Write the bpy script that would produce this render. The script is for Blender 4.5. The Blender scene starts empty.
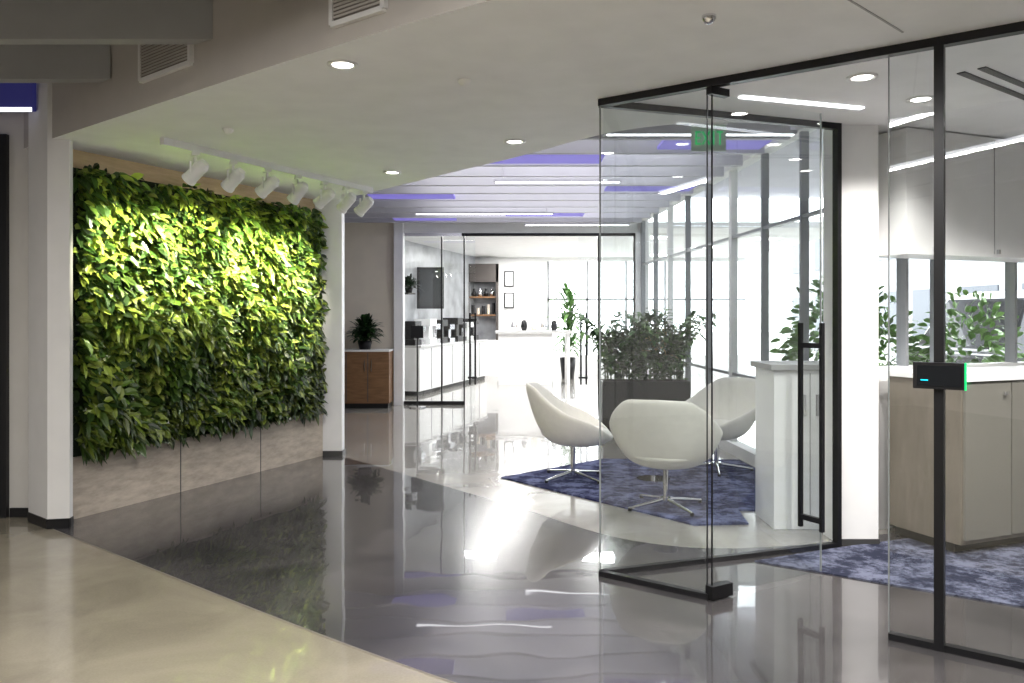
import bpy, bmesh, math, random
from mathutils import Vector, Matrix
random.seed(7)
R=random.random
def U(a,b): return a+(b-a)*R()
scene=bpy.context.scene
try:
    scene.view_settings.view_transform='Standard'
    scene.view_settings.look='None'
    scene.view_settings.exposure=0.5
except Exception as e: print(e)

# ---------------------------------------------------------------- materials
MATS={}
def mat(name,col=(.8,.8,.8),rough=.5,metal=0,noise=0,nscale=5,bump=0,emit=None,estr=0,spec=.5,coat=0,bscale=None):
    if name in MATS: return MATS[name]
    m=bpy.data.materials.new(name); m.use_nodes=True
    nt=m.node_tree; b=nt.nodes['Principled BSDF']
    b.inputs['Base Color'].default_value=(*col,1)
    b.inputs['Roughness'].default_value=rough
    b.inputs['Metallic'].default_value=metal
    b.inputs['Specular IOR Level'].default_value=spec
    b.inputs['Coat Weight'].default_value=coat
    tc=nt.nodes.new('ShaderNodeTexCoord')
    n=nt.nodes.new('ShaderNodeTexNoise'); n.inputs['Scale'].default_value=nscale; n.inputs['Detail'].default_value=5
    nt.links.new(tc.outputs['Object'],n.inputs['Vector'])
    k=noise if noise else .03
    r=nt.nodes.new('ShaderNodeValToRGB')
    r.color_ramp.elements[0].position=.3; r.color_ramp.elements[1].position=.7
    r.color_ramp.elements[0].color=(*[max(0,c*(1-k)) for c in col],1)
    r.color_ramp.elements[1].color=(*[min(1,c*(1+k)) for c in col],1)
    nt.links.new(n.outputs['Fac'],r.inputs['Fac']); nt.links.new(r.outputs['Color'],b.inputs['Base Color'])
    if bump:
        n2=nt.nodes.new('ShaderNodeTexNoise'); n2.inputs['Scale'].default_value=bscale or nscale*8
        nt.links.new(tc.outputs['Object'],n2.inputs['Vector'])
        bp=nt.nodes.new('ShaderNodeBump'); bp.inputs['Strength'].default_value=bump; bp.inputs['Distance'].default_value=.01
        nt.links.new(n2.outputs['Fac'],bp.inputs['Height']); nt.links.new(bp.outputs['Normal'],b.inputs['Normal'])
    if emit:
        b.inputs['Emission Color'].default_value=(*emit,1); b.inputs['Emission Strength'].default_value=estr
    MATS[name]=m; return m
def glassmat(name,tint=(.93,.96,.95),f0=.07,f1=.7):
    m=bpy.data.materials.new(name); m.use_nodes=True; nt=m.node_tree; nt.nodes.clear()
    o=nt.nodes.new('ShaderNodeOutputMaterial'); mx=nt.nodes.new('ShaderNodeMixShader')
    t=nt.nodes.new('ShaderNodeBsdfTransparent'); t.inputs[0].default_value=(*tint,1)
    g=nt.nodes.new('ShaderNodeBsdfGlossy'); g.inputs['Roughness'].default_value=0.0
    g.inputs[0].default_value=(.95,.97,1,1)
    f=nt.nodes.new('ShaderNodeLayerWeight'); f.inputs[0].default_value=.5
    pw=nt.nodes.new('ShaderNodeMath'); pw.operation='POWER'; pw.inputs[1].default_value=4.5
    mm=nt.nodes.new('ShaderNodeMath'); mm.operation='MULTIPLY_ADD'; mm.inputs[1].default_value=f1; mm.inputs[2].default_value=f0
    nt.links.new(f.outputs['Facing'],pw.inputs[0]); nt.links.new(pw.outputs[0],mm.inputs[0])
    nt.links.new(mm.outputs[0],mx.inputs[0]); nt.links.new(t.outputs[0],mx.inputs[1]); nt.links.new(g.outputs[0],mx.inputs[2])
    nt.links.new(mx.outputs[0],o.inputs[0]); return m
def woodmat(name,c1,c2,rough=.5,scale=(2,2,14)):
    m=bpy.data.materials.new(name); m.use_nodes=True; nt=m.node_tree; b=nt.nodes['Principled BSDF']
    tc=nt.nodes.new('ShaderNodeTexCoord'); mp=nt.nodes.new('ShaderNodeMapping'); mp.inputs['Scale'].default_value=scale
    n=nt.nodes.new('ShaderNodeTexNoise'); n.inputs['Scale'].default_value=2; n.inputs['Detail'].default_value=8; n.inputs['Roughness'].default_value=.65
    r=nt.nodes.new('ShaderNodeValToRGB'); r.color_ramp.elements[0].position=.3; r.color_ramp.elements[1].position=.7
    r.color_ramp.elements[0].color=(*c1,1); r.color_ramp.elements[1].color=(*c2,1)
    nt.links.new(tc.outputs['Object'],mp.inputs[0]); nt.links.new(mp.outputs[0],n.inputs['Vector'])
    nt.links.new(n.outputs['Fac'],r.inputs[0]); nt.links.new(r.outputs[0],b.inputs['Base Color'])
    b.inputs['Roughness'].default_value=rough; return m
def concrete(name,c1,c2,rough,coat=.8):
    m=bpy.data.materials.new(name); m.use_nodes=True; nt=m.node_tree; b=nt.nodes['Principled BSDF']
    tc=nt.nodes.new('ShaderNodeTexCoord')
    n=nt.nodes.new('ShaderNodeTexNoise'); n.inputs['Scale'].default_value=1.8; n.inputs['Detail'].default_value=10; n.inputs['Distortion'].default_value=.7; n.inputs['Roughness'].default_value=.6
    n2=nt.nodes.new('ShaderNodeTexNoise'); n2.inputs['Scale'].default_value=90; n2.inputs['Detail'].default_value=3
    nt.links.new(tc.outputs['Object'],n.inputs['Vector']); nt.links.new(tc.outputs['Object'],n2.inputs['Vector'])
    mx=nt.nodes.new('ShaderNodeMath'); mx.operation='MULTIPLY_ADD'; mx.inputs[1].default_value=.25
    nt.links.new(n2.outputs['Fac'],mx.inputs[0]); nt.links.new(n.outputs['Fac'],mx.inputs[2])
    r=nt.nodes.new('ShaderNodeValToRGB'); r.color_ramp.elements[0].position=.46; r.color_ramp.elements[1].position=.80
    r.color_ramp.elements[0].color=(*c1,1); r.color_ramp.elements[1].color=(*c2,1)
    nt.links.new(mx.outputs[0],r.inputs[0]); nt.links.new(r.outputs[0],b.inputs['Base Color'])
    b.inputs['Roughness'].default_value=rough; b.inputs['Specular IOR Level'].default_value=.3
    b.inputs['Coat Weight'].default_value=coat; b.inputs['Coat Roughness'].default_value=.02
    n3=nt.nodes.new('ShaderNodeTexNoise'); n3.inputs['Scale'].default_value=2.4; n3.inputs['Detail'].default_value=1; nt.links.new(tc.outputs['Object'],n3.inputs['Vector'])
    bp=nt.nodes.new('ShaderNodeBump'); bp.inputs['Strength'].default_value=.09; bp.inputs['Distance'].default_value=.02
    nt.links.new(n3.outputs['Fac'],bp.inputs['Height']); nt.links.new(bp.outputs[0],b.inputs['Coat Normal']); 
    return m
def carpetmat(name,c1,c2):
    m=bpy.data.materials.new(name); m.use_nodes=True; nt=m.node_tree; b=nt.nodes['Principled BSDF']
    tc=nt.nodes.new('ShaderNodeTexCoord')
    n=nt.nodes.new('ShaderNodeTexNoise'); n.inputs['Scale'].default_value=4.5; n.inputs['Detail'].default_value=12; n.inputs['Roughness'].default_value=.8
    nt.links.new(tc.outputs['Object'],n.inputs['Vector'])
    r=nt.nodes.new('ShaderNodeValToRGB'); r.color_ramp.elements[0].position=.46; r.color_ramp.elements[1].position=.57
    r.color_ramp.elements[0].color=(*c1,1); r.color_ramp.elements[1].color=(*c2,1)
    nt.links.new(n.outputs['Fac'],r.inputs[0]); nt.links.new(r.outputs[0],b.inputs['Base Color'])
    b.inputs['Roughness'].default_value=.95; b.inputs['Specular IOR Level'].default_value=.1
    return m
def leafmat(name):
    m=bpy.data.materials.new(name); m.use_nodes=True; nt=m.node_tree; b=nt.nodes['Principled BSDF']
    a=nt.nodes.new('ShaderNodeAttribute'); a.attribute_name='Col'
    nt.links.new(a.outputs['Color'],b.inputs['Base Color'])
    b.inputs['Roughness'].default_value=.35; b.inputs['Specular IOR Level'].default_value=.5
    tr=nt.nodes.new('ShaderNodeBsdfTranslucent'); nt.links.new(a.outputs['Color'],tr.inputs[0])
    mx=nt.nodes.new('ShaderNodeMixShader'); mx.inputs[0].default_value=.12
    o=nt.nodes['Material Output']
    nt.links.new(b.outputs[0],mx.inputs[1]); nt.links.new(tr.outputs[0],mx.inputs[2]); nt.links.new(mx.outputs[0],o.inputs[0])
    return m

WHITE=mat('white_paint',(.84,.84,.84),.6)
WALLG=mat('greige_paint',(.54,.52,.49),.6)
PILLAR=mat('pillar_paint',(.70,.69,.68),.55)
BEIGE=mat('beige_paint',(.76,.69,.58),.6)
CEIL=mat('ceiling_paint',(.88,.88,.88),.7)
FASCIA=mat('fascia_paint',(.44,.41,.38),.7)
DECK=mat('deck_grey',(.5,.5,.56),.7)
BAFF=mat('baffle_grey',(.34,.34,.34),.6)
BAFFW=mat('baffle_light',(.50,.50,.56),.5)
PURP=mat('violet_panel',(.20,.18,.5),.6,emit=(.17,.14,.55),estr=.55)
BLACK=mat('black_metal',(.012,.012,.014),.35,metal=.3)
CHROME=mat('chrome',(.8,.8,.82),.12,metal=1)
SHELL=mat('chair_fabric',(.80,.78,.72),.65,bump=.15,nscale=20)
LAMW=mat('white_laminate',(.90,.90,.90),.3)
SEAM=mat('seam_dark',(.08,.08,.08),.6)
SEAMM=mat('seam_mid',(.4,.4,.4))
GRILLE=mat('grille_dark',(.16,.14,.12),.6)
DLITE=mat('lamp_emit',(1,1,1),.5,emit=(1,.95,.86),estr=14)
LITE=mat('linear_emit',(1,1,1),.5,emit=(.95,.96,1),estr=4)
LITE2=mat('linear_emit_low',(1,1,1),.5,emit=(.85,.85,1),estr=1.2)
BLUE=mat('blue_panel',(.03,.03,.12),.5,emit=(.04,.04,.22),estr=.2)
WOOD=woodmat('oak_veneer',(.50,.36,.21),(.68,.52,.33))
WOODB=woodmat('travertine_oak',(.33,.28,.23),(.56,.49,.41),.5,(3,3,10))
WALN=woodmat('walnut',(.16,.08,.035),(.28,.15,.07),.4)
TAUPE=woodmat('taupe_veneer',(.15,.13,.10),(.22,.19,.155),.45,(6,6,1.2))
MARBLE=mat('marble_grey',(.36,.37,.39),.3,noise=.3,nscale=3)
WF=mat('window_frame_grey',(.30,.31,.33),.4,metal=.3)
SEAL=mat('seal_grey',(.25,.27,.27),.4)
COLW=mat('column_white_paint',(.84,.84,.84),.5)
BASED=mat('base_dark',(.05,.05,.05),.5)
DK=mat('shelf_dark',(.07,.06,.055),.5)
CTOP=mat('counter_top',(.6,.6,.6),.2)
GLASS=glassmat('clear_glass',(.92,.945,.945),.10,.7)
WGLASS=glassmat('window_glass',(.96,.98,.98),.05,.5)
LEAF=leafmat('leaf_green')
SOIL=mat('soil',(.03,.02,.015),.9)

# ---------------------------------------------------------------- mesh builder
class MB:
    def __init__(s): s.v=[];s.f=[];s.m=[];s.mats=[];s.sm=[]
    def mi(s,m):
        if m not in s.mats: s.mats.append(m)
        return s.mats.index(m)
    def add(s,vs,fs,m,smooth=False):
        o=len(s.v); s.v+= [tuple(v) for v in vs]; i=s.mi(m)
        for f in fs: s.f.append([o+k for k in f]); s.m.append(i); s.sm.append(smooth)
    def box(s,c,sz,m,rz=0,M=None):
        hx,hy,hz=[q/2 for q in sz]
        vs=[Vector((x,y,z)) for z in(-hz,hz) for y in(-hy,hy) for x in(-hx,hx)]
        if M is None: M=Matrix.Rotation(rz,4,'Z')
        vs=[M@v+Vector(c) for v in vs]
        s.add(vs,[(0,2,3,1),(4,5,7,6),(0,1,5,4),(2,6,7,3),(0,4,6,2),(1,3,7,5)],m)
    def bbox(s,x0,x1,y0,y1,z0,z1,m): s.box(((x0+x1)/2,(y0+y1)/2,(z0+z1)/2),(x1-x0,y1-y0,z1-z0),m)
    def pane(s,p,q,z0,z1,m): s.add([(p[0],p[1],z0),(q[0],q[1],z0),(q[0],q[1],z1),(p[0],p[1],z1)],[(0,1,2,3)],m)
    def wall(s,p,q,t,z0,z1,m,off=0):
        d=Vector((q[0]-p[0],q[1]-p[1])); L=d.length; a=math.atan2(d.y,d.x); d.normalize(); n=Vector((-d.y,d.x))
        c=((p[0]+q[0])/2+n.x*off,(p[1]+q[1])/2+n.y*off,(z0+z1)/2)
        s.box(c,(L,t,z1-z0),m,a)
    def cyl(s,p,q,r,m,seg=16,r2=None,caps=True):
        p=Vector(p);q=Vector(q); r2=r if r2 is None else r2
        d=(q-p).normalized(); up=Vector((0,0,1)) if abs(d.z)<.95 else Vector((1,0,0))
        a=d.cross(up).normalized(); b=d.cross(a)
        vs=[];
        for k in range(seg):
            t=2*math.pi*k/seg; o=a*math.cos(t)+b*math.sin(t); vs.append(p+o*r); vs.append(q+o*r2)
        s.add(vs,[(2*k,2*k+1,(2*k+3)%(2*seg),(2*k+2)%(2*seg)) for k in range(seg)],m,True)
        if caps:
            s.add([vs[2*k] for k in range(seg)],[list(range(seg))],m); s.add([vs[2*k+1] for k in range(seg)],[list(range(seg))[::-1]],m)
    def lathe(s,prof,c,m,seg=24):
        vs=[]
        for r,z in prof:
            for k in range(seg):
                t=2*math.pi*k/seg; vs.append((c[0]+r*math.cos(t),c[1]+r*math.sin(t),c[2]+z))
        fs=[(i*seg+k,i*seg+(k+1)%seg,(i+1)*seg+(k+1)%seg,(i+1)*seg+k) for i in range(len(prof)-1) for k in range(seg)]
        s.add(vs,fs,m,True)
    def obj(s,name,parent=None,bevel=0,solid=None,sub=0,loc=None,rz=None):
        me=bpy.data.meshes.new(name); me.from_pydata(s.v,[],s.f)
        for m in s.mats: me.materials.append(m)
        me.polygons.foreach_set('material_index',s.m); me.polygons.foreach_set('use_smooth',s.sm); me.update()
        bm=bmesh.new(); bm.from_mesh(me); bmesh.ops.recalc_face_normals(bm,faces=bm.faces); bm.to_mesh(me); bm.free()
        o=bpy.data.objects.new(name,me); scene.collection.objects.link(o)
        if loc: o.location=loc
        if rz is not None: o.rotation_euler=(0,0,rz)
        if parent: o.parent=parent
        if solid: mo=o.modifiers.new('s','SOLIDIFY'); mo.thickness=solid; mo.offset=0
        if sub: mo=o.modifiers.new('u','SUBSURF'); mo.levels=sub; mo.render_levels=sub
        if bevel: mo=o.modifiers.new('b','BEVEL'); mo.width=bevel; mo.segments=2; mo.limit_method='ANGLE'
        return o
def empty(name,loc=(0,0,0),rz=0):
    e=bpy.data.objects.new(name,None); e.location=loc; e.rotation_euler=(0,0,rz); scene.collection.objects.link(e); return e

class Leaves:
    def __init__(s): s.v=[];s.f=[];s.c=[]
    def leaf(s,p,d,n,L,W,col,droop=.25,fold=.25):
        d=d.normalized(); side=d.cross(n)
        if side.length<1e-3: side=d.cross(Vector((.3,.5,.8)))
        side.normalize(); n=side.cross(d).normalized()
        o=len(s.v); sp=[]
        for t in (0,.2,.5,.8,1): sp.append(p+d*L*t - Vector((0,0,1))*droop*L*t*t)
        w=[0,.36,.5,.33,0]
        s.v+=[tuple(q) for q in sp]
        for i in (1,2,3):
            for sg in(-1,1): s.v.append(tuple(sp[i]+side*sg*w[i]*W+n*fold*W*.5))
        l=[o+5,o+7,o+9]; r=[o+6,o+8,o+10]
        s.f+=[(o,o+1,l[0]),(o,r[0],o+1),(o+1,o+2,l[1],l[0]),(o+1,r[0],r[1],o+2),(o+2,o+3,l[2],l[1]),(o+2,r[1],r[2],o+3),(o+3,o+4,l[2]),(o+3,r[2],o+4)]
        s.c+=[(*[c*.85 for c in col],1)]*5+[(*col,1)]*6
    def obj(s,name,parent=None):
        me=bpy.data.meshes.new(name); me.from_pydata(s.v,[],s.f)
        a=me.color_attributes.new('Col','FLOAT_COLOR','POINT')
        fl=[x for c in s.c for x in c]; a.data.foreach_set('color',fl)
        me.materials.append(LEAF); me.update()
        o=bpy.data.objects.new(name,me); scene.collection.objects.link(o)
        if parent: o.parent=parent
        return o

def interp(tab,x):
    for (a,b),(c,d) in zip(tab,tab[1:]):
        if x<=c: return b+(d-b)*(x-a)/(c-a)
    return tab[-1][1]
CT=[(-7,8.9),(-3.6,5.93),(-2.95,5.4),(-2.15,4.76),(-1.33,4.10),(-.73,3.63),(-.2,3.24),(.5,2.78),(1.5,2.2),(4,1.1),(7,.3)]
DT=[(-7,13.5),(-2.0,8.75),(-1.35,8.0),(-.75,7.25),(-.35,6.75),(.06,6.28),(.35,5.85),(.6,5.5),(.85,5.28),(1.3,5.14),(1.8,5.22),(2.12,5.3),(7,7.6)]
def smooth(tab,x):
    return sum(interp(tab,x+o) for o in(-.2,-.1,0,.1,.2))/5
C=lambda x:smooth(CT,x)
D=lambda x:smooth(DT,x)
XS=[-6+.1*i for i in range(121)]

# ---------------------------------------------------------------- floor
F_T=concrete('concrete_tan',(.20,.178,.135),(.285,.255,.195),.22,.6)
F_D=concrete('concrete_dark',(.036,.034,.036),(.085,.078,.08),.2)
F_L=concrete('concrete_light',(.26,.245,.22),(.37,.35,.32),.22)
b=MB()
for x0,x1 in zip(XS,XS[1:]):
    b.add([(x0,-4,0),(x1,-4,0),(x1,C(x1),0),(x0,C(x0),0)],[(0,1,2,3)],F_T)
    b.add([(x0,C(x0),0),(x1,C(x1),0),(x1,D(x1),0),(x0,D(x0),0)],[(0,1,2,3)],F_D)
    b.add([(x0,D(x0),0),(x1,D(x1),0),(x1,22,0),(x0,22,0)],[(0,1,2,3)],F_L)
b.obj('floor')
b=MB()
for x0,x1 in zip(XS[24:],XS[25:]):
    b.add([(x0,C(x0)-.006,.0015),(x1,C(x1)-.006,.0015),(x1,C(x1)+.006,.0015),(x0,C(x0)+.006,.0015)],[(0,1,2,3)],GRILLE)
b.obj('trim_1')

def slab(name,pts,z0,z1,m):
    b=MB(); n=len(pts)
    b.add([(x,y,z1) for x,y in pts],[list(range(n))],m); b.add([(x,y,z0) for x,y in pts],[list(range(n))[::-1]],m)
    for i in range(n):
        p=pts[i];q=pts[(i+1)%n]
        b.add([(*p,z0),(*q,z0),(*q,z1),(*p,z1)],[(0,1,2,3)],m)
    return b.obj(name)
RUG=carpetmat('rug_blue',(.022,.026,.07),(.15,.17,.30))
CARP=carpetmat('carpet_slate',(.022,.025,.045),(.13,.14,.20))
slab('lounge_rug',[(-.1,7.4),(1.3,5.72),(1.70,5.75),(1.74,6.15),(2.45,6.15),(2.36,8.3),(.95,8.35)],0,.012,RUG)
slab('office_carpet',[(1.48,4.88),(2.63,4.11),(5.0,3.2),(5.0,6.2),(2.46,5.3),(2.1,5.16)],0,.008,CARP)

# ---------------------------------------------------------------- ceiling
b=MB(); b.bbox(-6,6,-4,13.6,3.5,3.6,DECK)
b.obj('ceiling')
b=MB()
for x0,x1 in zip(XS,XS[1:]):
    if x1<-3.7: continue
    b.add([(x0,C(x0),2.75),(x1,C(x1),2.75),(x1,D(x1),2.75),(x0,D(x0),2.75)],[(0,3,2,1)],CEIL)
    b.add([(x0,C(x0),2.75),(x1,C(x1),2.75),(x1,C(x1),3.5),(x0,C(x0),3.5)],[(0,1,2,3)],FASCIA)
    b.add([(x0,D(x0),2.75),(x1,D(x1),2.75),(x1,D(x1),3.5),(x0,D(x0),3.5)],[(3,2,1,0)],CEIL)
b.obj('ceiling_soffit')
b=MB(); b.wall((1.0,2.85),(1.72,3.52),.008,2.746,2.7495,SEAMM); b.obj('trim_2')
def vent(name,x0,x1,z0,z1):
    b=MB(); p=Vector((x0,C(x0)));q=Vector((x1,C(x1))); d=(q-p).normalized(); n=Vector((d.y,-d.x))*.012
    P=(p.x+n.x,p.y+n.y);Q=(q.x+n.x,q.y+n.y)
    b.wall(P,Q,.012,z0,z1,GRILLE)
    for z in (z0,z1): b.wall(P,Q,.03,z-.012,z+.012,PILLAR)
    for w in (P,Q): b.box((w[0],w[1],(z0+z1)/2),(.024,.03,z1-z0),PILLAR,math.atan2(d.y,d.x))
    k=z0+.025
    while k<z1-.02: b.wall(P,Q,.022,k,k+.010,FASCIA); k+=.018
    b.obj(name)
vent('air_vent',-2.22,-1.78,2.91,3.14)
vent('air_vent',-.82,-.55,2.84,3.0)

ys=[-1.5,-.77,-.04,.69,1.42,2.15,2.88,3.6,4.33,5.06]
b=MB()
def xC(y):
    x=-6
    while x<5 and C(x)>y: x+=.02
    return x
for y in ys:
    xe=min(xC(y)-.02,5.5); xf=min(xC(y+.09)-.03,5.5)
    b.add([(-5.9,y,3.0),(xe,y,3.0),(xf,y+.09,3.0),(-5.9,y+.09,3.0),(-5.9,y,3.3),(xe,y,3.3),(xf,y+.09,3.3),(-5.9,y+.09,3.3)],[(0,1,2,3),(4,5,6,7),(0,1,5,4),(1,2,6,5),(2,3,7,6),(3,0,4,7)],BAFF)
b.obj('ceiling_baffle')
b=MB(); pb=MB()
y=5.7;k=0
def xD(y):
    x=-6
    while x<5.5 and D(x)>y: x+=.02
    return x
while y<13.3:
    x0=max(xD(y)+.03,-3.0)
    b.bbox(x0,2.2+.045*(13.5-y)-.08 if y>6 else 2.4,y,y+.07,3.04,3.32,BAFFW)
    y+=.62;k+=1
b.obj('ceiling_baffle')
# emissive violet panels added to give the violet glow between the baffles
for (x0,x1,y0,y1) in [(-.25,.9,7.63,8.14),(-1.85,-.75,10.1,10.6),(1.15,2.2,9.5,9.95),(-.1,1.1,11.97,12.45),(1.35,2.3,7.05,7.45),(-1.9,-.9,12.6,13.0)]:
    pb.bbox(x0,x1,y0,y1,3.05,3.08,PURP)
pb.obj('violet_glow_panel')
b=MB()
for (x0,x1,yy) in [(.75,2.3,6.45),(-.2,1.2,8.75),(-1.4,.6,11.5),(.2,1.9,12.9)]:
    b.bbox(x0,x1,yy,yy+.06,2.97,3.0,BAFFW); b.bbox(x0+.02,x1-.02,yy+.015,yy+.045,2.962,2.97,LITE)
    for xx in (x0+.1,x1-.1): b.cyl((xx,yy+.03,3.0),(xx,yy+.03,3.5),.006,BAFFW,6)
b.obj('linear_pendant_light')
b=MB()
b.bbox(-5.9,-3.42,5.70,5.76,2.97,3.25,BLUE); b.bbox(-5.9,-3.42,5.69,5.70,2.955,2.985,LITE2); b.obj('front_fill_light')
b=MB()
for yy in (.3,1.75):  # added glowing fixtures, out of view, to light the near zone
    b.bbox(-4,1.0,yy,yy+.12,3.02,3.08,BAFFW); b.bbox(-3.98,.98,yy+.01,yy+.11,3.01,3.02,LITE)
    for xx in(-3.5,.5): b.cyl((xx,yy+.06,3.08),(xx,yy+.06,3.5),.006,BAFFW,6)
b.obj('front_fill_light')

# ---------------------------------------------------------------- walls
b=MB(); b.wall((-6,5.97),(-3.45,5.97),.12,0,3.5,WALLG,.06)
b.obj('wall_left')
pp=[(-3.53,5.84),(-3.27,5.63),(-3.13,5.66),(-3.14,5.72),(-3.36,6.1),(-3.53,6.1)]
slab('pillar_left',pp,0,3.5,PILLAR)
b=MB(); b.bbox(-3.74,-3.53,5.955,5.972,0,.07,BLACK); b.wall(pp[0],pp[1],.012,0,.07,BLACK); b.wall(pp[1],pp[2],.012,0,.07,BLACK); b.wall(pp[2],pp[3],.012,0,.07,BLACK); b.obj('baseboard_left')
b=MB()
b.bbox(-4.75,-3.75,5.93,5.968,0,2.85,BLACK); b.bbox(-4.68,-3.80,5.91,5.94,.02,2.75,mat('door_grey',(.10,.10,.12),.4)); b.cyl((-3.87,5.86,.9),(-3.87,5.86,1.3),.015,CHROME,10)
b.cyl((-3.87,5.86,.95),(-3.87,5.92,.95),.01,CHROME,8);b.cyl((-3.87,5.86,1.25),(-3.87,5.92,1.25),.01,CHROME,8)
b.obj('door_1')
b=MB(); b.bbox(-6.1,-6,-4,22,0,3.6,WALLG); b.obj('wall_west')
b=MB(); b.bbox(-6,6,-4.1,-4,0,3.6,WALLG); b.obj('wall_back')
b=MB(); b.bbox(6,6.1,-4,7.0,0,3.6,WALLG); b.obj('wall_east')

# green wall
A=Vector((-3.27,5.94)); B=Vector((-2.07,8.63)); u=(B-A).normalized(); nn=Vector((u.y,-u.x)); Lw=(B-A).length
def gw(s_,off,z): p=A+u*s_+nn*off; return Vector((p.x,p.y,z))
b=MB()
P=gw(-.1,-.16,0);Q=gw(Lw+.1,-.16,0); b.wall(P,Q,.1,0,3.5,WALLG)
b.obj('wall_garden')
root=empty('living_plant_wall')
b=MB()
P=gw(-.15,-.07,0);Q=gw(Lw+.02,-.07,0); b.wall(P,Q,.06,0.0,2.75,WOOD)
P=gw(-.15,-.0,0);Q=gw(Lw-.02,-.0,0); b.wall(P,Q,.10,0,.44,WOODB)
b.wall(gw(-.15,0.0,0),gw(Lw-.02,0,0),.13,.44,.455,WOODB)
for k in range(1,3):
    P=gw(Lw*k/3-.004,.052,0);Q=gw(Lw*k/3+.004,.052,0); b.wall(P,Q,.004,0,.43,SEAM)
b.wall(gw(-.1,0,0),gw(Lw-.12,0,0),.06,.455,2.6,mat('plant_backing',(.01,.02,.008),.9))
b.obj('panelling',root)
lv=Leaves()
from mathutils import noise as mn
n3=Vector((nn.x,nn.y,0)); u3=Vector((u.x,u.y,0)); Z=Vector((0,0,1))
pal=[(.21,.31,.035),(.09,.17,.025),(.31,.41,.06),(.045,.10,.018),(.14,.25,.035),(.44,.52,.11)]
for i in range(15000):
    s_=U(-.02,Lw-.05); z=U(.52,2.60)
    big=mn.noise(Vector((s_*1.7,z*1.7,0))); sp=mn.noise(Vector((s_*2.4,z*2.4,7)))
    endf=min(1,max(.15,(Lw-s_)/.6))
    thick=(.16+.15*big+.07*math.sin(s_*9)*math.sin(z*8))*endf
    top=2.60+.03*math.sin(s_*7)+.05*s_/Lw
    if z>top-.02 : continue
    dep=U(.02,max(.06,thick))
    p=gw(s_,dep,z)
    kk=int((sp+1)*3+U(-1.1,1.1))%6
    col=pal[kk]; f=U(.45,1.5)*(1+.6*max(-1.0,min(.7,(z-1.5))))*(.4+.6*min(1,dep/.14)); col=tuple(c*f for c in col)  # track-light brightness up high and shade low and deep put into leaf colour
    d=n3*U(.2,.9)*(.4+.6*endf)+u3*U(-.95,.95)+Z*U(-1.0,.35)
    if s_>Lw-.3: d-=u3*.6
    if s_<.15: d+=u3*.5
    nrm=n3*U(.4,1.2)+Z*U(.3,.9)+u3*U(-.5,.5)
    if sp>.0: L,W=U(.075,.125),U(.045,.075)
    elif sp<-.3: L,W=U(.12,.17),U(.03,.045)
    else: L,W=U(.09,.14),U(.04,.065)
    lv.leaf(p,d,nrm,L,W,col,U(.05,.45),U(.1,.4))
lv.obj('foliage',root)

b=MB(); b.bbox(-2.12,-1.83,8.6,8.74,0,3.5,COLW); b.obj('column_white')
b=MB(); b.bbox(-2.13,-1.82,8.59,8.75,0,.05,BASED); b.obj('baseboard_column')

# ---------------------------------------------------------------- track light
root=empty('track_light')
T0=Vector((-2.45,5.60,2.72));T1=Vector((-1.37,7.8,2.72))
b=MB(); b.wall(T0,T1,.04,2.70,2.75,LAMW); b.obj('track',root)
pxs=[.12,.27,.42,.57,.71,.84,.95]
for i,t in enumerate(pxs):
    p=T0.lerp(T1,t); b=MB()
    b.cyl(p,(p.x,p.y,2.60),.012,LAMW,8)
    b.box((p.x,p.y,2.685),(.05,.10,.03),LAMW,.45)
    c=Vector((p.x,p.y,2.55))
    q=A+u*((Vector((p.x,p.y))-A).dot(u)+U(-.15,.15)); tgt=Vector((q.x,q.y,1.85+U(-.2,.25)))
    d=(tgt-c).normalized()
    b.cyl(c-d*.08,c+d*.06,.050,LAMW,20); b.cyl(c-d*.11,c-d*.08,.034,LAMW,16,r2=.048); b.cyl(c+d*.06,c+d*.085,.055,LAMW,20)
    b.cyl(c+d*.085,c+d*.087,.04,DLITE,16)
    for sg in(-1,1):
        sd=d.cross(Z).normalized()*.056*sg
        b.box(c+sd+Vector((0,0,.03)),(.012,.03,.09),LAMW,.45)
    b.obj('spot_head_%d'%(i+1),root)
    l=bpy.data.lights.new('track_spot','SPOT'); l.energy=165; l.color=(1,.94,.72); l.spot_size=1.05; l.spot_blend=.9; l.shadow_soft_size=.03
    o=bpy.data.objects.new('track_spot_lamp_%d'%(i+1),l); scene.collection.objects.link(o); o.parent=root
    o.location=c+d*.11; o.rotation_euler=d.to_track_quat('-Z','Y').to_euler()

def downlight(x,y,z=2.75,r=.055,e=18,col=(1,.96,.91)):
    b=MB(); b.lathe([(r+.022,0),(r+.022,-.008),(r,-.008),(r-.005,-.001)],(x,y,z),LAMW,24)
    b.cyl((x,y,z-.004),(x,y,z-.002),r-.004,DLITE,24)
    b.obj('recessed_downlight')
    l=bpy.data.lights.new('dl','SPOT'); l.energy=e; l.color=col; l.spot_size=2.3; l.spot_blend=.6; l.shadow_soft_size=.05
    o=bpy.data.objects.new('downlight_lamp',l); scene.collection.objects.link(o); o.location=(x,y,z-.03)
for x,y in [(-.84,3.97),(.02,5.72),(-1.04,6.95),(.35,2.95)]: downlight(x,y,e=45)
downlight(1.83,4.18,e=60);downlight(2.9,3.3,e=160);downlight(3.5,4.2,e=150);downlight(2.35,4.6,e=80)  # last three are extra downlights added to brighten the office
def dome(name,x,y,m,r=.045):
    b=MB(); b.lathe([(r,0),(r,-.012),(r*.6,-.03),(r*.2,-.036),(0.001,-.036)],(x,y,2.75),m,20); b.obj(name)
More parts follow.
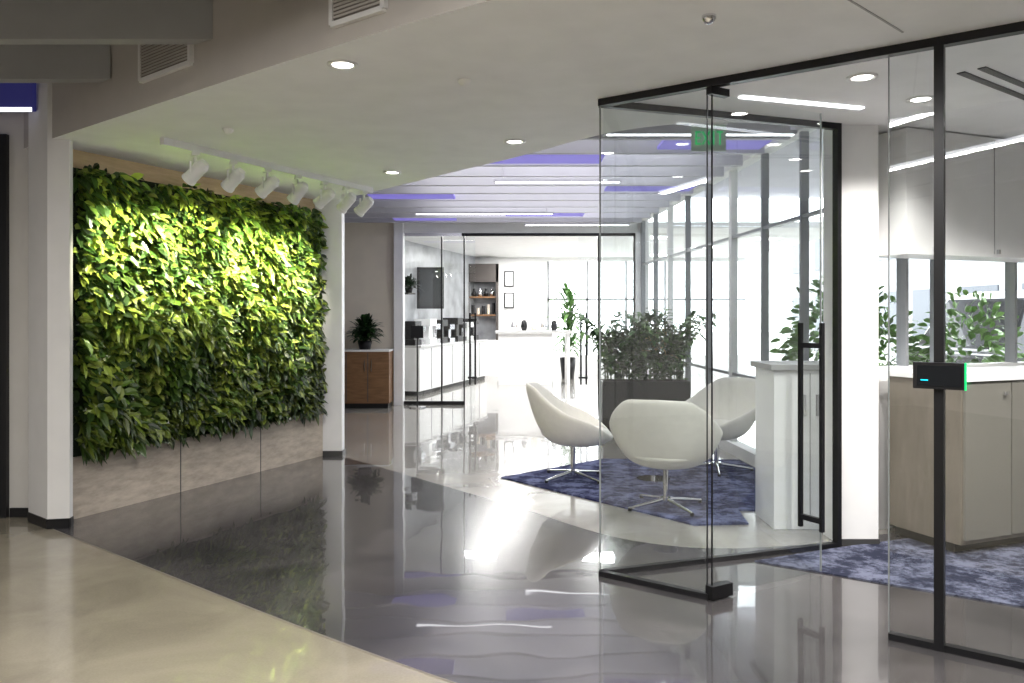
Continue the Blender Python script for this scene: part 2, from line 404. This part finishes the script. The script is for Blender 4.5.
dome('smoke_detector',-.25,4.24,LAMW,.035);dome('sprinkler_cap',.82,3.33,CHROME,.03);dome('smoke_detector',-1.9,5.35,LAMW,.035);dome('sprinkler_cap',1.35,5.0,LAMW,.035)
b=MB(); b.wall((2.3,4.1),(3.1,4.7),.04,2.744,2.7495,BLACK);b.wall((2.36,4.02),(3.16,4.62),.04,2.744,2.7495,BLACK); b.obj('slot_diffuser')
b=MB(); b.wall((1.3,4.55),(2.1,4.8),.04,2.742,2.7495,LITE); b.obj('front_fill_light')  # glowing strip added to brighten the office cabinets

# ---------------------------------------------------------------- glass office front
G0=Vector((.51,4.63)); G1=Vector((3.6,4.63-(3.6-.51)*.7305)); gd=(G1-G0).normalized()
def g(t): p=G0+gd*t; return (p.x,p.y)
tp=.66; td=1.54; tpost=1.75
b=MB()
b.wall(g(0),(G1.x,G1.y),.05,2.71,2.75,BLACK)
b.wall(g(0),g(tp),.04,0,.03,BLACK)
b.wall(g(td),(G1.x,G1.y),.04,0,.03,BLACK)
b.pane(g(0),g(tp-.01),.03,2.71,GLASS)
b.pane(g(td),g(tpost-.02),.03,2.71,GLASS)
b.pane(g(tpost+.02),(G1.x,G1.y),.03,2.71,GLASS)
b.wall(g(tpost-.02),g(tpost+.02),.05,0,2.75,BLACK)
b.wall(g(tp-.011),g(tp-.006),.008,.03,2.71,BLACK)
b.wall(g(-.003),g(.003),.010,.03,2.71,SEAL)
b.wall(g(td-.003),g(td+.002),.010,.03,2.71,SEAL)
b.obj('wall_glass_front')
BK=Vector((2.11,5.2)); b=MB()
b.wall(g(0),BK,.04,0,.03,BLACK); b.wall(g(0),BK,.04,2.71,2.75,BLACK); b.pane(g(0.02),BK,.03,2.71,GLASS)
b.wall((2.10,5.2),(2.13,5.21),.05,0,2.75,BLACK)
b.obj('wall_glass_rear')
pv=Vector(g(tp+.016)); pe=Vector((1.80,4.66)); dd=(pe-pv).normalized(); dn=Vector((-dd.y,dd.x))
b=MB()
b.pane(pv,pe,.015,2.68,GLASS)
b.wall(pv,pv+dd*.005,.008,.015,2.68,BLACK); b.wall(pe-dd*.005,pe,.010,.015,2.68,SEAL)
b.wall(pv-dd*.02,pv+dd*.13,.05,.008,.075,BLACK); b.wall(pv-dd*.02,pv+dd*.11,.04,2.67,2.71,BLACK)
hp=pe-dd*.085
for sg in(-1,1):
    c=hp+dn*.075*sg
    b.wall(c-dd*.012,c+dd*.012,.02,.27,1.46,BLACK)
for z in (.33,1.33): b.box((hp.x,hp.y,z),(.15,.025,.03),BLACK,math.atan2(dn.y,dn.x))
b.obj('glass_door')
b=MB(); c=Vector(g(tpost)); an=math.atan2(gd.y,gd.x)
b.box((c.x-.03,c.y-.05,1.235),(.205,.025,.118),BLACK,an); b.box((c.x-.037,c.y-.064,1.235),(.175,.004,.09),mat('screen',(.01,.012,.015),.1),an)
b.box((c.x-.03+gd.x*.104,c.y-.05+gd.y*.104,1.235),(.006,.027,.12),mat('green_led',(0,.4,.1),.4,emit=(0,.6,.15),estr=1.0),an)
b.box((c.x-.085,c.y-.031,1.215),(.03,.003,.005),mat('cyan_txt',(0,.4,.5),.4,emit=(0,.7,.9),estr=1),an)
b.box((c.x-.02,c.y-.02,1.235),(.05,.05,.06),BLACK,an)
b.obj('room_booking_tablet')
b=MB(); b.bbox(2.14,2.40,5.24,5.50,0,3.5,COLW); b.obj('column_office')
b=MB(); b.bbox(2.138,2.405,5.232,5.24,0,.04,BASED); b.obj('baseboard_office')

e1=Vector((math.cos(math.radians(22)),math.sin(math.radians(22)))); e2=Vector((-e1.y,e1.x))
W0=Vector((2.44,5.56)); 
def w(t,o=0): p=W0+e1*t+e2*o; return (p.x,p.y)
b=MB(); b.wall(w(0),w(3.9),.12,0,1.14,WHITE,.06); b.wall(w(0),w(3.9),.12,1.95,3.5,WHITE,.06)
for t in (0.0,.42,.75,1.55,2.5,3.4): b.wall(w(t),w(t+.03),.08,1.14,1.95,WF if t>0 else WHITE,.06)
b.wall(w(3.4),w(3.9),.12,1.14,1.95,WHITE,.06)
b.pane(w(0,.06),w(3.5,.06),1.14,1.95,WGLASS)
b.obj('window_1')
b=MB(); b.wall(w(.03,-.17),w(2.9,-.17),.33,1.91,2.74,LAMW)
for t in (.3,.85,1.4,1.95,2.5): b.wall(w(t,-.337),w(t+.005,-.337),.006,1.93,2.72,SEAMM)
for t in (.27,.88,1.37,1.98): b.wall(w(t-.01,-.35),w(t+.005,-.35),.02,1.93,1.96,CHROME)
b.obj('wall_cabinet')
cb=Vector((2.80,4.96))
def q(t,o=0): p=cb+e1*t+e2*o; return (p.x,p.y)
b=MB()
b.wall(q(0.0,.3),q(1.7,.3),.56,.07,1.09,TAUPE); b.wall(q(0.03,.32),q(1.66,.32),.46,.008,.07,BLACK)
b.wall(q(-.015,.3),q(1.72,.3),.62,1.09,1.125,LAMW)
for k in range(4):
    t=.02+k*.42; b.wall(q(t,.012),q(t+.41,.012),.02,.10,1.075,mat('cab_front_light',(.20,.19,.165),.4))
    b.wall(q(t+.33,-.008),q(t+.36,-.008),.02,1.0,1.02,CHROME)
b.obj('base_cabinet',bevel=.002)

# lounge window wall
L0=Vector((2.60,5.75));L1=Vector((2.2,13.5)); ld=(L1-L0).normalized(); LL=(L1-L0).length
def l(t): p=L0+ld*t; return (p.x,p.y)
b=MB()
b.wall(l(0),l(LL),.14,0,.12,WHITE); b.wall(l(0),l(LL),.14,3.1,3.5,WHITE)
t=.25;k=0
while t<LL:
    wd=.04 if k%3 else .09
    b.wall(l(t),l(t+wd),.07,.12,3.1,WF if k%3 else WHITE); t+=.93;k+=1
b.wall(l(0),l(LL),.05,2.35,2.38,WF); b.wall(l(0),l(LL),.05,.85,.88,WF)
b.pane(l(0),l(LL),.12,3.1,WGLASS)
b.wall((2.42,5.5),(2.6,5.9),.12,0,3.5,WHITE)
b.obj('window_2')

b=MB(); b.bbox(-6,-1.98,13.5,13.6,0,3.5,BEIGE); b.obj('wall_far_beige')
b=MB(); b.bbox(-1.98,-1.83,13.4,13.65,0,3.5,WHITE); b.bbox(-1.83,2.3,13.5,13.6,2.9,3.5,WHITE); b.bbox(2.08,2.3,13.45,13.6,0,2.9,WHITE); b.obj('wall_far')
b=MB()
b.bbox(-.85,2.08,13.5,13.55,2.85,2.9,BLACK); b.bbox(-1.83,-.85,13.5,13.55,2.85,2.9,CHROME)
b.bbox(-1.83,-.8,13.51,13.55,0,.06,BLACK); b.bbox(1.45,2.08,13.51,13.55,0,.06,BLACK)
for x in (-.82,1.45,2.05,-1.2): b.bbox(x,x+.025,13.51,13.55,0,2.85,BLACK)
b.pane((-1.83,13.53),(-.8,13.53),.06,2.85,GLASS); b.pane((1.45,13.53),(2.08,13.53),.06,2.85,GLASS)
for x in (-.72,1.14):
    for o_ in (0,.09): b.bbox(x+o_,x+o_+.03,13.4,13.43,.35,1.55,BLACK)
    for z in (.45,1.42): b.bbox(x-.02,x+.13,13.4,13.52,z,z+.03,BLACK)
b.pane((-.8,13.525),(-.62,13.525),.02,2.84,GLASS); b.pane((1.12,13.525),(1.45,13.525),.02,2.84,GLASS)
b.obj('glass_entry_doors')
# kitchen
b=MB(); b.bbox(-6,.9,20.5,20.6,0,3.5,WHITE); b.bbox(.9,6,20.5,20.6,0,.5,WHITE); b.bbox(.9,6,20.5,20.6,2.9,3.5,WHITE)
for x in (.9,1.9,2.9,3.9): b.bbox(x,x+.06,20.5,20.6,.5,2.9,WF)
b.bbox(.9,6,20.5,20.6,1.9,1.95,WF)
b.obj('wall_kitchen_back')
b=MB(); b.bbox(-6,6,13.6,20.6,3.0,3.1,WHITE); b.obj('ceiling_kitchen')
b=MB(); b.wall((-2.5,14.6),(-1.0,20.4),.1,0,3.0,MARBLE); b.obj('wall_kitchen_left')
b=MB()
kd=Vector((1.2,4.4)).normalized(); ka=math.atan2(kd.y,kd.x)
P=Vector((-2.0,15.1));Qk=P+kd*4.3
b.wall(P,Qk,.55,.08,.9,LAMW); b.wall(P,Qk,.6,.9,.94,CTOP); b.wall(P,Qk,.45,0,.08,BLACK)
for k in range(1,7):
    a_=P+kd*(4.3*k/7); b.wall(a_,a_+kd*.02,.56,.1,.88,SEAM)
b.obj('kitchen_counter')
b=MB()
for t,wd,h,m_ in [(.25,.3,.46,BLACK),(.62,.22,.36,CHROME),(1.0,.35,.5,LAMW),(1.4,.25,.4,CHROME),(1.75,.3,.48,BLACK),(2.2,.3,.38,CHROME),(2.65,.35,.52,BLACK),(3.1,.25,.4,BLACK),(3.5,.3,.42,LAMW),(3.9,.3,.5,BLACK)]:
    a_=P+kd*t
    b.box((a_.x,a_.y,.94+h*.12),(wd,wd,h*.24),m_,ka); b.box((a_.x-.06,a_.y,.94+h*.55),(wd*.5,wd,h*.7),m_,ka); b.box((a_.x,a_.y,.94+h*.86),(wd,wd,h*.28),m_,ka)
    b.cyl((a_.x+.06,a_.y,.94+h*.5),(a_.x+.06,a_.y,.94+h*.72),.025,CHROME,8)
b.obj('coffee_machine')
b=MB()
b.bbox(-1.95,-1.4,16.4,16.46,1.65,2.5,BLACK); b.bbox(-1.91,-1.44,16.39,16.40,1.7,2.45,mat('tv_screen',(.05,.055,.06),.1)); b.cyl((-1.7,16.46,2.0),(-2.0,16.6,2.0),.03,BLACK,8); b.obj('wall_television')
b=MB(); 
b.bbox(-1.12,-.34,19.9,20.4,.0,.9,LAMW); b.bbox(-1.12,-1.06,19.9,20.4,.9,2.8,DK); b.bbox(-.4,-.34,19.9,20.4,.9,2.8,DK); b.bbox(-1.12,-.34,20.36,20.4,.9,2.8,MARBLE); b.bbox(-1.12,-.34,19.9,20.4,2.35,2.8,DK)
for z in (1.5,1.95): b.bbox(-1.06,-.4,19.95,20.36,z,z+.04,WALN)
for k in range(5): b.cyl((-.98+k*.13,20.1,1.54),(-.98+k*.13,20.1,1.54+U(.15,.3)),.04,BEIGE if k%2 else BLACK,8)
for k in range(4): b.lathe([(.001,0),(.05,0),(.07,.06+.02*k),(.03,.14),(.035,.2)],(-.95+k*.15,20.1,1.99),CHROME if k%2 else BLACK,12)
b.obj('display_shelf')
b=MB(); b.bbox(-.3,.88,17.4,18.2,.0,1.12,LAMW); b.bbox(-.36,1.3,17.3,18.3,1.12,1.18,CTOP); b.bbox(1.2,1.26,17.4,18.2,0,1.12,LAMW); b.bbox(-.31,.89,17.41,18.2,0,.08,BLACK); b.obj('kitchen_island')
b=MB()
for k in range(5): b.lathe([(.001,0),(.05,0),(.075,.08),(.06,.16+.03*(k%3)),(.03,.2+.03*(k%3))],(.05+k*.22,17.7+.1*(k%2),1.18),[CHROME,BLACK,BEIGE][k%3],14)
b.obj('jars_on_island')
b=MB()
for z in(1.7,2.25): b.bbox(-.2,.05,20.46,20.5,z,z+.4,BLACK); b.bbox(-.17,.02,20.45,20.46,z+.03,z+.37,LAMW)
b.obj('picture_frame')
b=MB(); b.cyl((-1.55,13.1,0),(-1.55,13.1,.02),.14,CHROME,20); b.cyl((-1.55,13.1,.02),(-1.55,13.1,1.15),.012,BLACK,8); b.box((-1.55,13.08,1.24),(.2,.02,.2),BLACK); b.obj('sign_stand')

b=MB(); b.bbox(-2.95,-2.0,13.0,13.46,.08,.92,WALN); b.bbox(-2.97,-1.99,12.98,13.47,.92,.95,LAMW); b.bbox(-2.93,-2.02,13.03,13.45,0,.08,BLACK)
for x in (-2.7,-2.35): b.bbox(x,x+.012,12.995,13.0,.1,.9,SEAM)
for x in (-2.4,-2.29): b.bbox(x,x+.01,12.98,13.0,.6,.78,CHROME)
b.obj('walnut_sideboard')

# ---------------------------------------------------------------- plants
def potted(name,x,y,z,r,h,nl,L,W,cols,spread=1.0,pot=BLACK,potr=None,poth=None,box=None):
    root=empty(name,(x,y,z)); b=MB(); potr=potr or r*.4; poth=poth or .2
    b.lathe([(0.001,0),(potr*.75,0),(potr,poth),(potr*.9,poth),(potr*.88,poth-.03),(.001,poth-.03)],(0,0,0),pot,20)
    b.obj('pot',root)
    lv=Leaves()
    for i in range(nl):
        a=U(0,6.283); el=U(.15,1.4)
        bx=U(-.3,.3)*potr; by=U(-.3,.3)*potr
        d=Vector((math.cos(a)*math.cos(el),math.sin(a)*math.cos(el),math.sin(el)))
        hh=U(0,h); p=Vector((bx,by,poth-.02+hh))+d*r*U(0,.6)*spread
        c=random.choice(cols); f=U(.6,1.4)
        lv.leaf(p,d,Vector((0,0,1))+d*.2,L*U(.7,1.2),W*U(.7,1.2),tuple(q_*f for q_ in c),U(.2,.7),.2)
    lv.obj('foliage',root)
    b=MB()
    for i in range(10):
        a=U(0,6.28); b.cyl((0,0,poth-.02),(math.cos(a)*r*.4,math.sin(a)*r*.4,poth+h*.9),.006,mat('stem',(.05,.1,.02),.6),5)
    b.obj('stems',root); return root
GR=[(.03,.09,.02),(.05,.14,.03),(.09,.2,.04)]
potted('potted_plant',-2.42,13.16,.95,.26,.22,300,.24,.07,[(.01,.035,.01),(.02,.06,.015)],potr=.12,poth=.14)
# arching palms + broad-leaf shrubs in a long planter
root=empty('planter_box_plants',(1.68,10.2,0)); b=MB(); b.box((0,0,.34),(1.1,.4,.68),BLACK); b.box((0,0,.68),(1.06,.36,.01),SOIL)
lv=Leaves()
for i in range(64):
    bx=U(-.5,.5);by=U(-.12,.12); a=U(0,6.28); Lf=U(.6,1.1); lean=U(.2,.65)
    dh=Vector((math.cos(a),math.sin(a)*.6,0)); prev=Vector((bx,by,.66))
    c=random.choice(GR)
    for k in range(1,11):
        t=k/10; p=Vector((bx,by,.66))+dh*lean*Lf*t*t*.9+Z*Lf*(t-.28*t*t)*1.15
        b.cyl(prev,p,.007,mat('stem',(.05,.1,.02),.6),5,caps=False)
        dirv=(p-prev).normalized(); sd=dirv.cross(Z); sd=sd.normalized() if sd.length>.01 else Vector((1,0,0))
        if k>1:
            for sg in (-1,1):
                f=U(.7,1.3); lv.leaf(p,dirv*.7+sd*sg,Z+dirv*.3,U(.17,.27),U(.05,.075),tuple(q_*f for q_ in c),U(.3,.8),.2)
        prev=p
for i in range(420):
    a=U(0,6.28); el=U(.1,1.3); d=Vector((math.cos(a)*math.cos(el),math.sin(a)*math.cos(el),math.sin(el)))
    p=Vector((U(-.48,.48),U(-.14,.14),.68+U(0,.55))); c=random.choice(GR); f=U(.4,1.1)
    if p.x>.05 and p.x<.3 and p.z>1.0 and R()<.8: c=(.5,.36,.08);f=U(.8,1.3)
    lv.leaf(p,d,Z+d*.2,U(.14,.24),U(.07,.1),tuple(q_*f for q_ in c),U(.2,.6),.2)
lv.obj('fronds',root); b.obj('planter_and_stems',root)
potted('potted_plant',1.35,19.3,.0,.4,1.6,300,.45,.08,[(.12,.24,.07),(.08,.2,.05)],potr=.2,poth=.5)
pk=P+kd*.45
potted('potted_plant',pk.x-.12,pk.y,1.95,.16,.08,140,.2,.06,[(.01,.03,.01)],potr=.08,poth=.1)
b=MB(); b.box((pk.x-.2,pk.y,1.935),(.35,.3,.03),DK,ka); b.box((pk.x-.33,pk.y,1.85),(.03,.03,.16),DK,ka); b.obj('wall_shelf')

# credenza behind door
b=MB(); b.bbox(1.84,2.34,5.62,6.05,0.0,1.12,LAMW); b.bbox(1.81,2.37,5.59,6.08,1.12,1.16,SEAMM); b.bbox(2.09,2.096,5.612,5.62,.05,1.10,SEAMM)
b.bbox(2.04,2.06,5.60,5.62,.8,.95,CHROME); b.bbox(2.13,2.15,5.60,5.62,.8,.95,CHROME)
b.obj('white_credenza',bevel=.004)

# ---------------------------------------------------------------- tub chairs
def chair(name,x,y,ang):
    root=empty(name,(x,y,.012),ang)   # +Y local = facing
    NU,NV=32,10; vs=[];fs=[]
    def rim(a):
        k=abs(a)/math.pi
        tab=[(0,.88),(.20,.87),(.32,.76),(.45,.64),(.6,.57),(.75,.48),(.88,.41),(1,.40)]
        return interp(tab,k)
    for j in range(NV+1):
        v=j/NV
        for i in range(NU):
            a=-math.pi+2*math.pi*i/NU; k=abs(a)/math.pi
            R_=interp([(0,.40),(.3,.42),(.5,.43),(.75,.38),(1,.36)],k)
            rr=R_*(v**.62)
            if k<.5: rr*= (1+.12*max(0,v-.5)*(1-2*k))
            z=.33+(rim(a)-.33)*(v**(2.6 if k<.6 else 3.5))
            vs.append((rr*math.sin(a),-rr*math.cos(a),z))
    for j in range(NV):
        for i in range(NU):
            fs.append((j*NU+i,j*NU+(i+1)%NU,(j+1)*NU+(i+1)%NU,(j+1)*NU+i))
    b=MB(); b.add(vs,fs,SHELL,True); b.add([vs[i] for i in range(NU)],[list(range(NU))],SHELL,True)
    b.obj('shell',root,solid=.045,sub=2)
    b=MB(); b.lathe([(.001,.36),(.26,.36),(.315,.40),(.315,.435),(.27,.465),(.001,.475)],(0,.02,0),SHELL,32); b.obj('seat_cushion',root,sub=1)
    b=MB(); b.cyl((0,0,.05),(0,0,.33),.022,CHROME,16); b.cyl((0,0,.30),(0,0,.33),.09,CHROME,20,r2=.12); b.cyl((0,0,.03),(0,0,.075),.04,CHROME,16)
    for k in range(4):
        a=k*math.pi/2+.785; d=Vector((math.cos(a),math.sin(a),0))
        b.cyl(d*.02+Vector((0,0,.06)),d*.34+Vector((0,0,.018)),.016,CHROME,10,r2=.011); b.cyl(d*.33+Vector((0,0,0)),d*.33+Vector((0,0,.02)),.016,BLACK,10)
    b.obj('swivel_base',root)
    return root
chair('lounge_chair',.56,7.35,math.radians(-95))
chair('lounge_chair',1.20,6.25,math.radians(-20))
chair('lounge_chair',1.98,7.75,math.radians(125))
b=MB(); b.lathe([(.001,.43),(.21,.43),(.22,.44),(.21,.455),(.001,.455)],(1.28,7.25,0),LAMW,32); b.cyl((1.28,7.25,.03),(1.28,7.25,.43),.02,CHROME,12); b.cyl((1.28,7.25,.012),(1.28,7.25,.03),.15,CHROME,24); b.obj('side_table')

# exit sign
b=MB(); b.bbox(1.34,1.60,5.98,5.99,2.73,2.93,mat('exit_acrylic',(.55,.68,.6),.3)); b.bbox(1.33,1.61,5.97,6.01,2.93,2.97,LAMW); b.cyl((1.47,5.99,2.97),(1.47,5.99,3.5),.01,LAMW,8)
EX=mat('exit_letters',(.0,.35,.1),.4,emit=(0,.4,.12),estr=.6)
def seg(x0,z0,x1,z1): b.wall((x0,5.976),(x1,5.976),.008,z0,z1,EX)
for z in(2.78,2.824,2.868): seg(1.37,z,1.41,z+.012)
seg(1.37,2.78,1.382,2.88)
for sg in(-1,1): b.box((1.45,5.976,2.83),(.012,.008,.11),EX,0,Matrix.Rotation(sg*.5,4,'Y'))
seg(1.50,2.78,1.512,2.88); seg(1.53,2.868,1.575,2.88); seg(1.548,2.78,1.56,2.88)
b.obj('exit_sign')

# ---------------------------------------------------------------- exterior
b=MB(); b.add([(-40,-40,-.12),(60,-40,-.12),(60,80,-.12),(-40,80,-.12)],[(0,1,2,3)],mat('paving',(.45,.45,.44),.8)); b.obj('ground')
b=MB(); b.bbox(14,24,4,40,-.12,6,mat('facade_pale',(.30,.30,.31),.7))
for yy in range(5,39,3):
    for zz in (.8,3.6): b.bbox(13.96,14.0,yy,yy+1.9,zz,zz+1.6,mat('facade_glass',(.04,.05,.07),.2))
b.obj('neighbouring_building')
def shrub(name,x,y,z,r,n,L,cols):
    root=empty(name,(x,y,z)); lv=Leaves()
    for i in range(n):
        d=Vector((random.gauss(0,1),random.gauss(0,1),random.gauss(0,1))).normalized(); p=d*r*U(.5,1)+Vector((0,0,r)); c=random.choice(cols); f=U(.7,1.4)
        p.z*=1.9
        lv.leaf(p,d+Vector((U(-.6,.6),U(-.6,.6),U(-.6,.3))),d,L,L*.45,tuple(a_*f for a_ in c),.3,.2)
    lv.obj('foliage',root)
    b=MB(); b.cyl((0,0,0),(0,0,r*1.8),.06,mat('bark',(.12,.08,.05),.8),8,r2=.03)
    for k in range(6):
        a=k*1.05; b.cyl((0,0,r*.5),(math.cos(a)*r*.6,math.sin(a)*r*.6,r*2),.02,mat('bark',(.12,.08,.05),.8),6,r2=.008)
    b.obj('branches',root)
BR=[(.12,.26,.05),(.09,.2,.04),(.17,.32,.08)]
shrub('shrub',3.6,8.0,-.12,.50,1000,.12,BR); shrub('shrub',4.5,7.9,-.12,.50,900,.12,BR); shrub('shrub',3.65,9.2,-.12,.56,1000,.14,BR)
def car(name,x,y,ang,col):
    root=empty(name,(x,y,-.12),ang); P_=mat('car_paint_'+str(x),col,.25,metal=.4,coat=.6); CG=mat('car_glass',(.03,.035,.04),.05)
    prof=[(-2.2,.35),(-2.25,.7),(-2.15,1.15),(-1.95,1.2),(-1.6,1.85),(-1.2,1.95),(.3,1.95),(.6,1.87),(1.15,1.25),(2.0,1.1),(2.25,.85),(2.25,.35)]
    def ws(z): return .9 if z<1.26 else .9-.22*(z-1.26)/.7
    n=len(prof); b=MB(); vs=[(px,-ws(pz),pz) for px,pz in prof]+[(px,ws(pz),pz) for px,pz in prof]
    b.add(vs,[list(range(n)),list(range(n,2*n))[::-1]]+[(i,(i+1)%n,n+(i+1)%n,n+i) for i in range(n)],P_); b.obj('body',root,bevel=.04)
    b=MB()
    for sg in(-1,1):
        for (a0,a1,b0,b1) in [(-1.75,-1.0,-1.5,-1.0),(-.93,-.05,-.93,-.05),(.02,.98,.02,.52)]:
            b.add([(a0,sg*.91,1.27),(a1,sg*.91,1.27),(b1,sg*.735,1.83),(b0,sg*.735,1.83)],[(0,1,2,3)],CG)
        for wx in(-1.4,1.45):
            b.cyl((wx,sg*.72,.34),(wx,sg*.93,.34),.34,BLACK,24); b.cyl((wx,sg*.93,.34),(wx,sg*.94,.34),.2,CHROME,16)
    b.add([(.64,-.68,1.86),(.64,.68,1.86),(1.13,.8,1.30),(1.13,-.8,1.30)],[(0,1,2,3)],CG)
    b.obj('windows_and_wheels',root)
car('parked_car',7.7,10.6,.15,(.04,.042,.05)); car('parked_car',9.9,14.5,.2,(.10,.012,.012))

# ---------------------------------------------------------------- light
wd=bpy.data.worlds.new('World'); scene.world=wd; wd.use_nodes=True
bg=wd.node_tree.nodes['Background']; bg.inputs[0].default_value=(.95,.98,1,1); bg.inputs[1].default_value=6.0
s=bpy.data.lights.new('sun','SUN'); s.energy=4; s.angle=.05; s.color=(1,.97,.92)
o=bpy.data.objects.new('sun',s); scene.collection.objects.link(o); o.rotation_euler=Vector((-.75,-.35,-.75)).to_track_quat('-Z','Y').to_euler()
def area(name,loc,sx,sy,e,col=(1,.98,.96),rot=(0,0,0)):
    a=bpy.data.lights.new(name,'AREA'); a.shape='RECTANGLE'; a.size=sx;a.size_y=sy;a.energy=e;a.color=col
    o=bpy.data.objects.new(name,a); scene.collection.objects.link(o); o.location=loc; o.rotation_euler=rot
area('front_fill_a',(-1.5,.36,2.99),5,.1,115,(1,.97,.93)); area('front_fill_b',(-1.5,1.81,2.99),5,.1,115,(1,.97,.93))  # added fill for the front zone, below the out-of-view fixtures
area('lounge_fill',(.4,10,3.43),3.2,5.5,120)  # added fill above the baffles, no real fixture
for k_,(x_,y_) in enumerate([(-.6,15),(1.6,15),(-.2,17),(2.2,17.5),(.2,19.3),(2.6,19.5)]): area('kitchen_fill_%d'%k_,(x_,y_,2.98),.6,.6,45)  # fill lights added under the kitchen ceiling to brighten it
cam=bpy.data.cameras.new('camera'); co=bpy.data.objects.new('camera',cam); scene.collection.objects.link(co)
co.location=(0,0,1.5); co.rotation_euler=(math.pi/2,0,0); cam.lens=28.125; cam.sensor_width=36; cam.shift_y=-25.5/1024; cam.clip_start=.05
scene.camera=co
